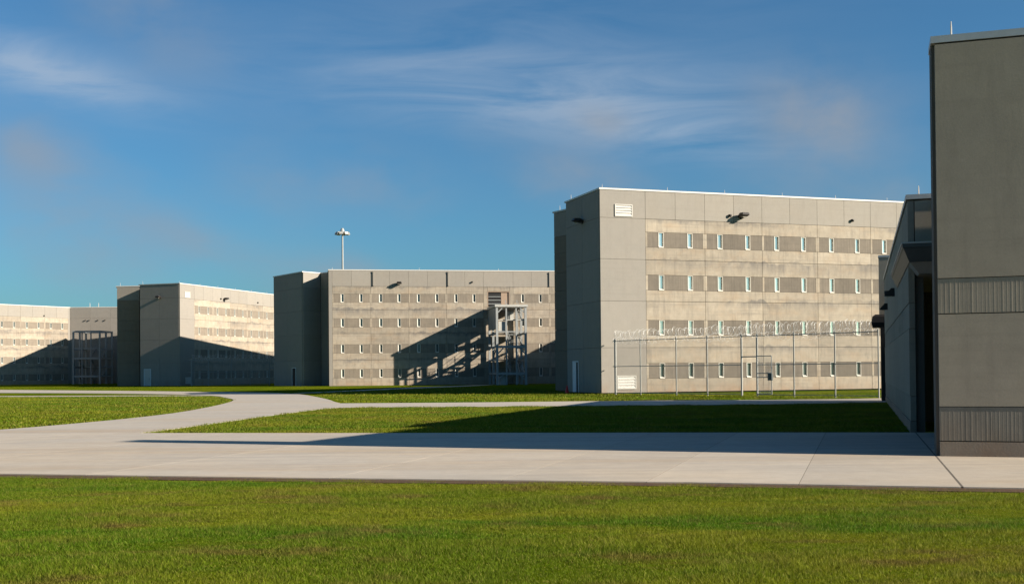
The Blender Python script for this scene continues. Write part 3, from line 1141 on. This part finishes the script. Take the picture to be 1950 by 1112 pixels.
def band_wall(face, cuts, top, start=.055):
    for i, (p, q) in enumerate(zip(cuts[:-1], cuts[1:])):
        s0 = p + (start if i == 0 else .008)
        s1 = q - .008
        for z0, z1, mt, nm in ZB:
            z1 = min(z1, top)
            if nm == 'fluted_panel':
                put(rb, face, nm, fluted(s1 - s0, z1 - z0, mt, i * 7 + int(z0 * 10)), s0, z0 + .003)
            else:
                put(rb, face, nm, box_mesh(s1 - s0, .15, z1 - z0 - .012, mt), s0, z0 + .006)


# tall front wall
w0 = Vector((0, 0)) + vr * .15
polyR = [tuple(w0), tuple(w0 + ur * 15), tuple(w0 + ur * 15 + vr * .7), tuple(w0 + vr * .7)]
MB().prism(polyR, -.4, HR - .02).build('front_wall', 'r_core', rb)
fr_ = Face(polyR[0], polyR[1])
band_wall(fr_, [0, 5.2, 10.4, 15.0], HR - .03)
coping(rb, [tuple(Vector(p) - (vr * .13 if k < 2 else Vector((0, 0)))) for k, p in enumerate(polyR)], HR, 'coping_grey', .015, .13)
rr_ = w0 + ur * .36 + vr * .05
rod(rb, rr_.x, rr_.y, HR + .13, .30, .017)
# body behind it: solid above the canopy, a deep entry recess below
k0 = w0 + vr * .7
S0 = Vector(lr((10.39, 28.8)))
vb = Vector((.357, .934))     # the side of the body behind the front wall
k1 = k0 + vb * 7.2
MB().prism([tuple(k0), tuple(k0 + ur * 15), tuple(k1 + ur * 15), tuple(k1)], 4.55, 5.98).build('upper_wall', 'r_smooth', rb)
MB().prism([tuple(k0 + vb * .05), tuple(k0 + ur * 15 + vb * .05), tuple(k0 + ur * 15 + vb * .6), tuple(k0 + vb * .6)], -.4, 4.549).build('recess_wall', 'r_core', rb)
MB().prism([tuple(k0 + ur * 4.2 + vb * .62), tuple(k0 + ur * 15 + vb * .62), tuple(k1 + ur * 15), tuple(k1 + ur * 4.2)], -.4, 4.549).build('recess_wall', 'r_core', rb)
# long wing
E0 = Vector(lr((18.64, 55.4)))
polyW = [tuple(S0), tuple(S0 + ur * 16), tuple(E0 + ur * 16), tuple(E0)]
uw = (E0 - S0).normalized()
MB().prism(polyW, 4.5, 5.97).build('wing_wall', 'r_core', rb)
S6 = S0 + uw * 6.5
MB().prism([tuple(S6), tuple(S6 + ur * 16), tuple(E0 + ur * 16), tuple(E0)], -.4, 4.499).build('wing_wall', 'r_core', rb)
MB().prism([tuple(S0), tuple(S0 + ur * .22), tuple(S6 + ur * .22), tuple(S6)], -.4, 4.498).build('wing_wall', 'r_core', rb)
fw = Face(polyW[3], polyW[0])
ZB[4] = (3.345, 5.97, 'r_smooth', 'wall_panel')
ZB[1] = (.32, .945, 'r_flute', 'fluted_panel')
n_ = 7
band_wall(fw, [fw.len * i / n_ for i in range(n_)] + [fw.len + .14], 5.97, .0)
ff = Face(polyW[0], polyW[1])
panel(rb, ff, 'wall_panel', .01, 4.0, 4.5, 5.97, 'r_smooth', .15)
coping(rb, polyW, 6.0, 'coping_grey', .19, .12)
rod(rb, S0.x + .25, S0.y + .3, 6.1, .32, .017)


def ring(pts, z, ins):
    p = offset(pts, -ins)
    return [(x, y, z) for x, y in p]


# canopy over the entry and along the wing
uw = fw.u * -1          # away from the camera along the wing
nw = fw.n
ca = S0 - uw * 1.35 + nw * .33
cb = S0 + uw * 8.4 + nw * .33
cpoly = [tuple(ca), tuple(ca + ur * 3.2), tuple(cb + ur * 1.2), tuple(cb)]
MB().loft([ring(cpoly, 4.30, .16), ring(cpoly, 4.62, .03), ring(cpoly, 4.66, 0), ring(cpoly, 4.74, 0)]).build('canopy', 'canopy', rb)
MB().loft([ring(cpoly, 4.02, .40), ring(cpoly, 4.299, .18)]).build('canopy_soffit', 'soffit', rb)
MB().loft([ring(cpoly, 4.742, -.02), ring(cpoly, 4.78, -.02)]).build('canopy_edge', 'coping_grey', rb)


def wall_pack(face, s, z):
    m = MB()
    m.loft([[(-.16, 0, -.12), (.16, 0, -.12), (.16, 0, .16), (-.16, 0, .16)],
            [(-.16, -.20, -.12), (.16, -.20, -.12), (.16, -.12, .16), (-.16, -.12, .16)],
            [(-.15, -.36, -.10), (.15, -.36, -.10), (.15, -.33, -.07), (-.15, -.33, -.07)]])
    o = put(rb, face, 'wall_light', m.mesh('wall_light', 'dark'), s, z, .15)
    MB().box(-.12, .12, -.30, -.08, -.135, -.121).build('lens', 'lamp', o)


wall_pack(fw, fw.len - 11.4, 4.34)
wall_pack(fw, fw.len - 21.6, 4.36)
camera_unit(rb, fw, fw.len - 17.5, 4.75, .15)
# end block beyond the wing, with a hooded doorway
Q = Vector(lr((18.75, 57.0)))
EW = [tuple(Q), tuple(Q + ur * 9), tuple(Q + ur * 9 + vr * .7), tuple(Q + vr * .7)]
MB().prism(EW, 3.7, 7.3).build('end_wall', 'r_smooth', rb)
coping(rb, EW, 7.3, 'coping_grey', .02, .1)
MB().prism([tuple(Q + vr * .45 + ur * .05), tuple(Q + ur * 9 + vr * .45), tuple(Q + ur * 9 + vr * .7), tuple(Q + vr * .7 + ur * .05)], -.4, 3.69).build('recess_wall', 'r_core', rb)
hp = [tuple(Q - ur * .34 - vr * .9), tuple(Q + ur * 1.6 - vr * .9), tuple(Q + ur * 1.6 - vr * .02), tuple(Q - ur * .34 - vr * .02)]
MB().loft([ring(hp, 3.70, .0), ring(hp, 3.95, -.05), ring(hp, 4.25, .0), ring(hp, 4.36, .14)]).build('door_hood', 'dark', rb)
MB().prism([tuple(Q - vr * .95 + ur * .06), tuple(Q - vr * .95 + ur * .40), tuple(Q - vr * .55 + ur * .40), tuple(Q - vr * .55 + ur * .06)], 0, 3.7).build('recess_shade_block', 'dark', rb)  # dark block added where the recess is only in deep shade


# ------------------------------------------------------------------ mast and cone
hm = thing('high_mast_light', 'tall pale mast with a ring of floodlights rising behind the middle block', 'light mast', (-30.6, 203, 0))
MB().tube([(0, 0, 0), (0, 0, 14), (0, 0, 27.2)], .3, 12, [.26, .20, .15]).build('pole', 'steel', hm)
MB().tube([(0, 0, 26.9), (0, 0, 27.1)], .9, 14, [.95, .95]).build('ring', 'steel', hm)
MB().tube([(0, 0, 27.1), (0, 0, 27.45), (0, 0, 27.8)], .3, 10, [.40, .36, .22]).build('hoist_cap', 'steel', hm)
lm = MB().loft([[(-.28, .1, -.1), (.28, .1, -.1), (.28, .1, .28), (-.28, .1, .28)], [(-.36, .75, -.22), (.36, .75, -.22), (.36, .6, .22), (-.36, .6, .22)]]).mesh('lamp_head', 'steel_pale')
for k in range(8):
    an = k * math.pi / 4
    link('lamp_head', lm, hm, (-math.sin(an) * .62, math.cos(an) * .62, 26.85), an)

cn = thing('traffic_cone', 'small red cone standing in the shade beside the open door of the near block', 'cone', (4.02, 82.0, 0))
MB().box(-.19, .19, -.19, .19, 0, .04).build('base', 'red', cn)
MB().tube([(0, 0, .04), (0, 0, .35), (0, 0, .58)], .1, 12, [.15, .085, .035]).build('cone_body', 'red', cn)
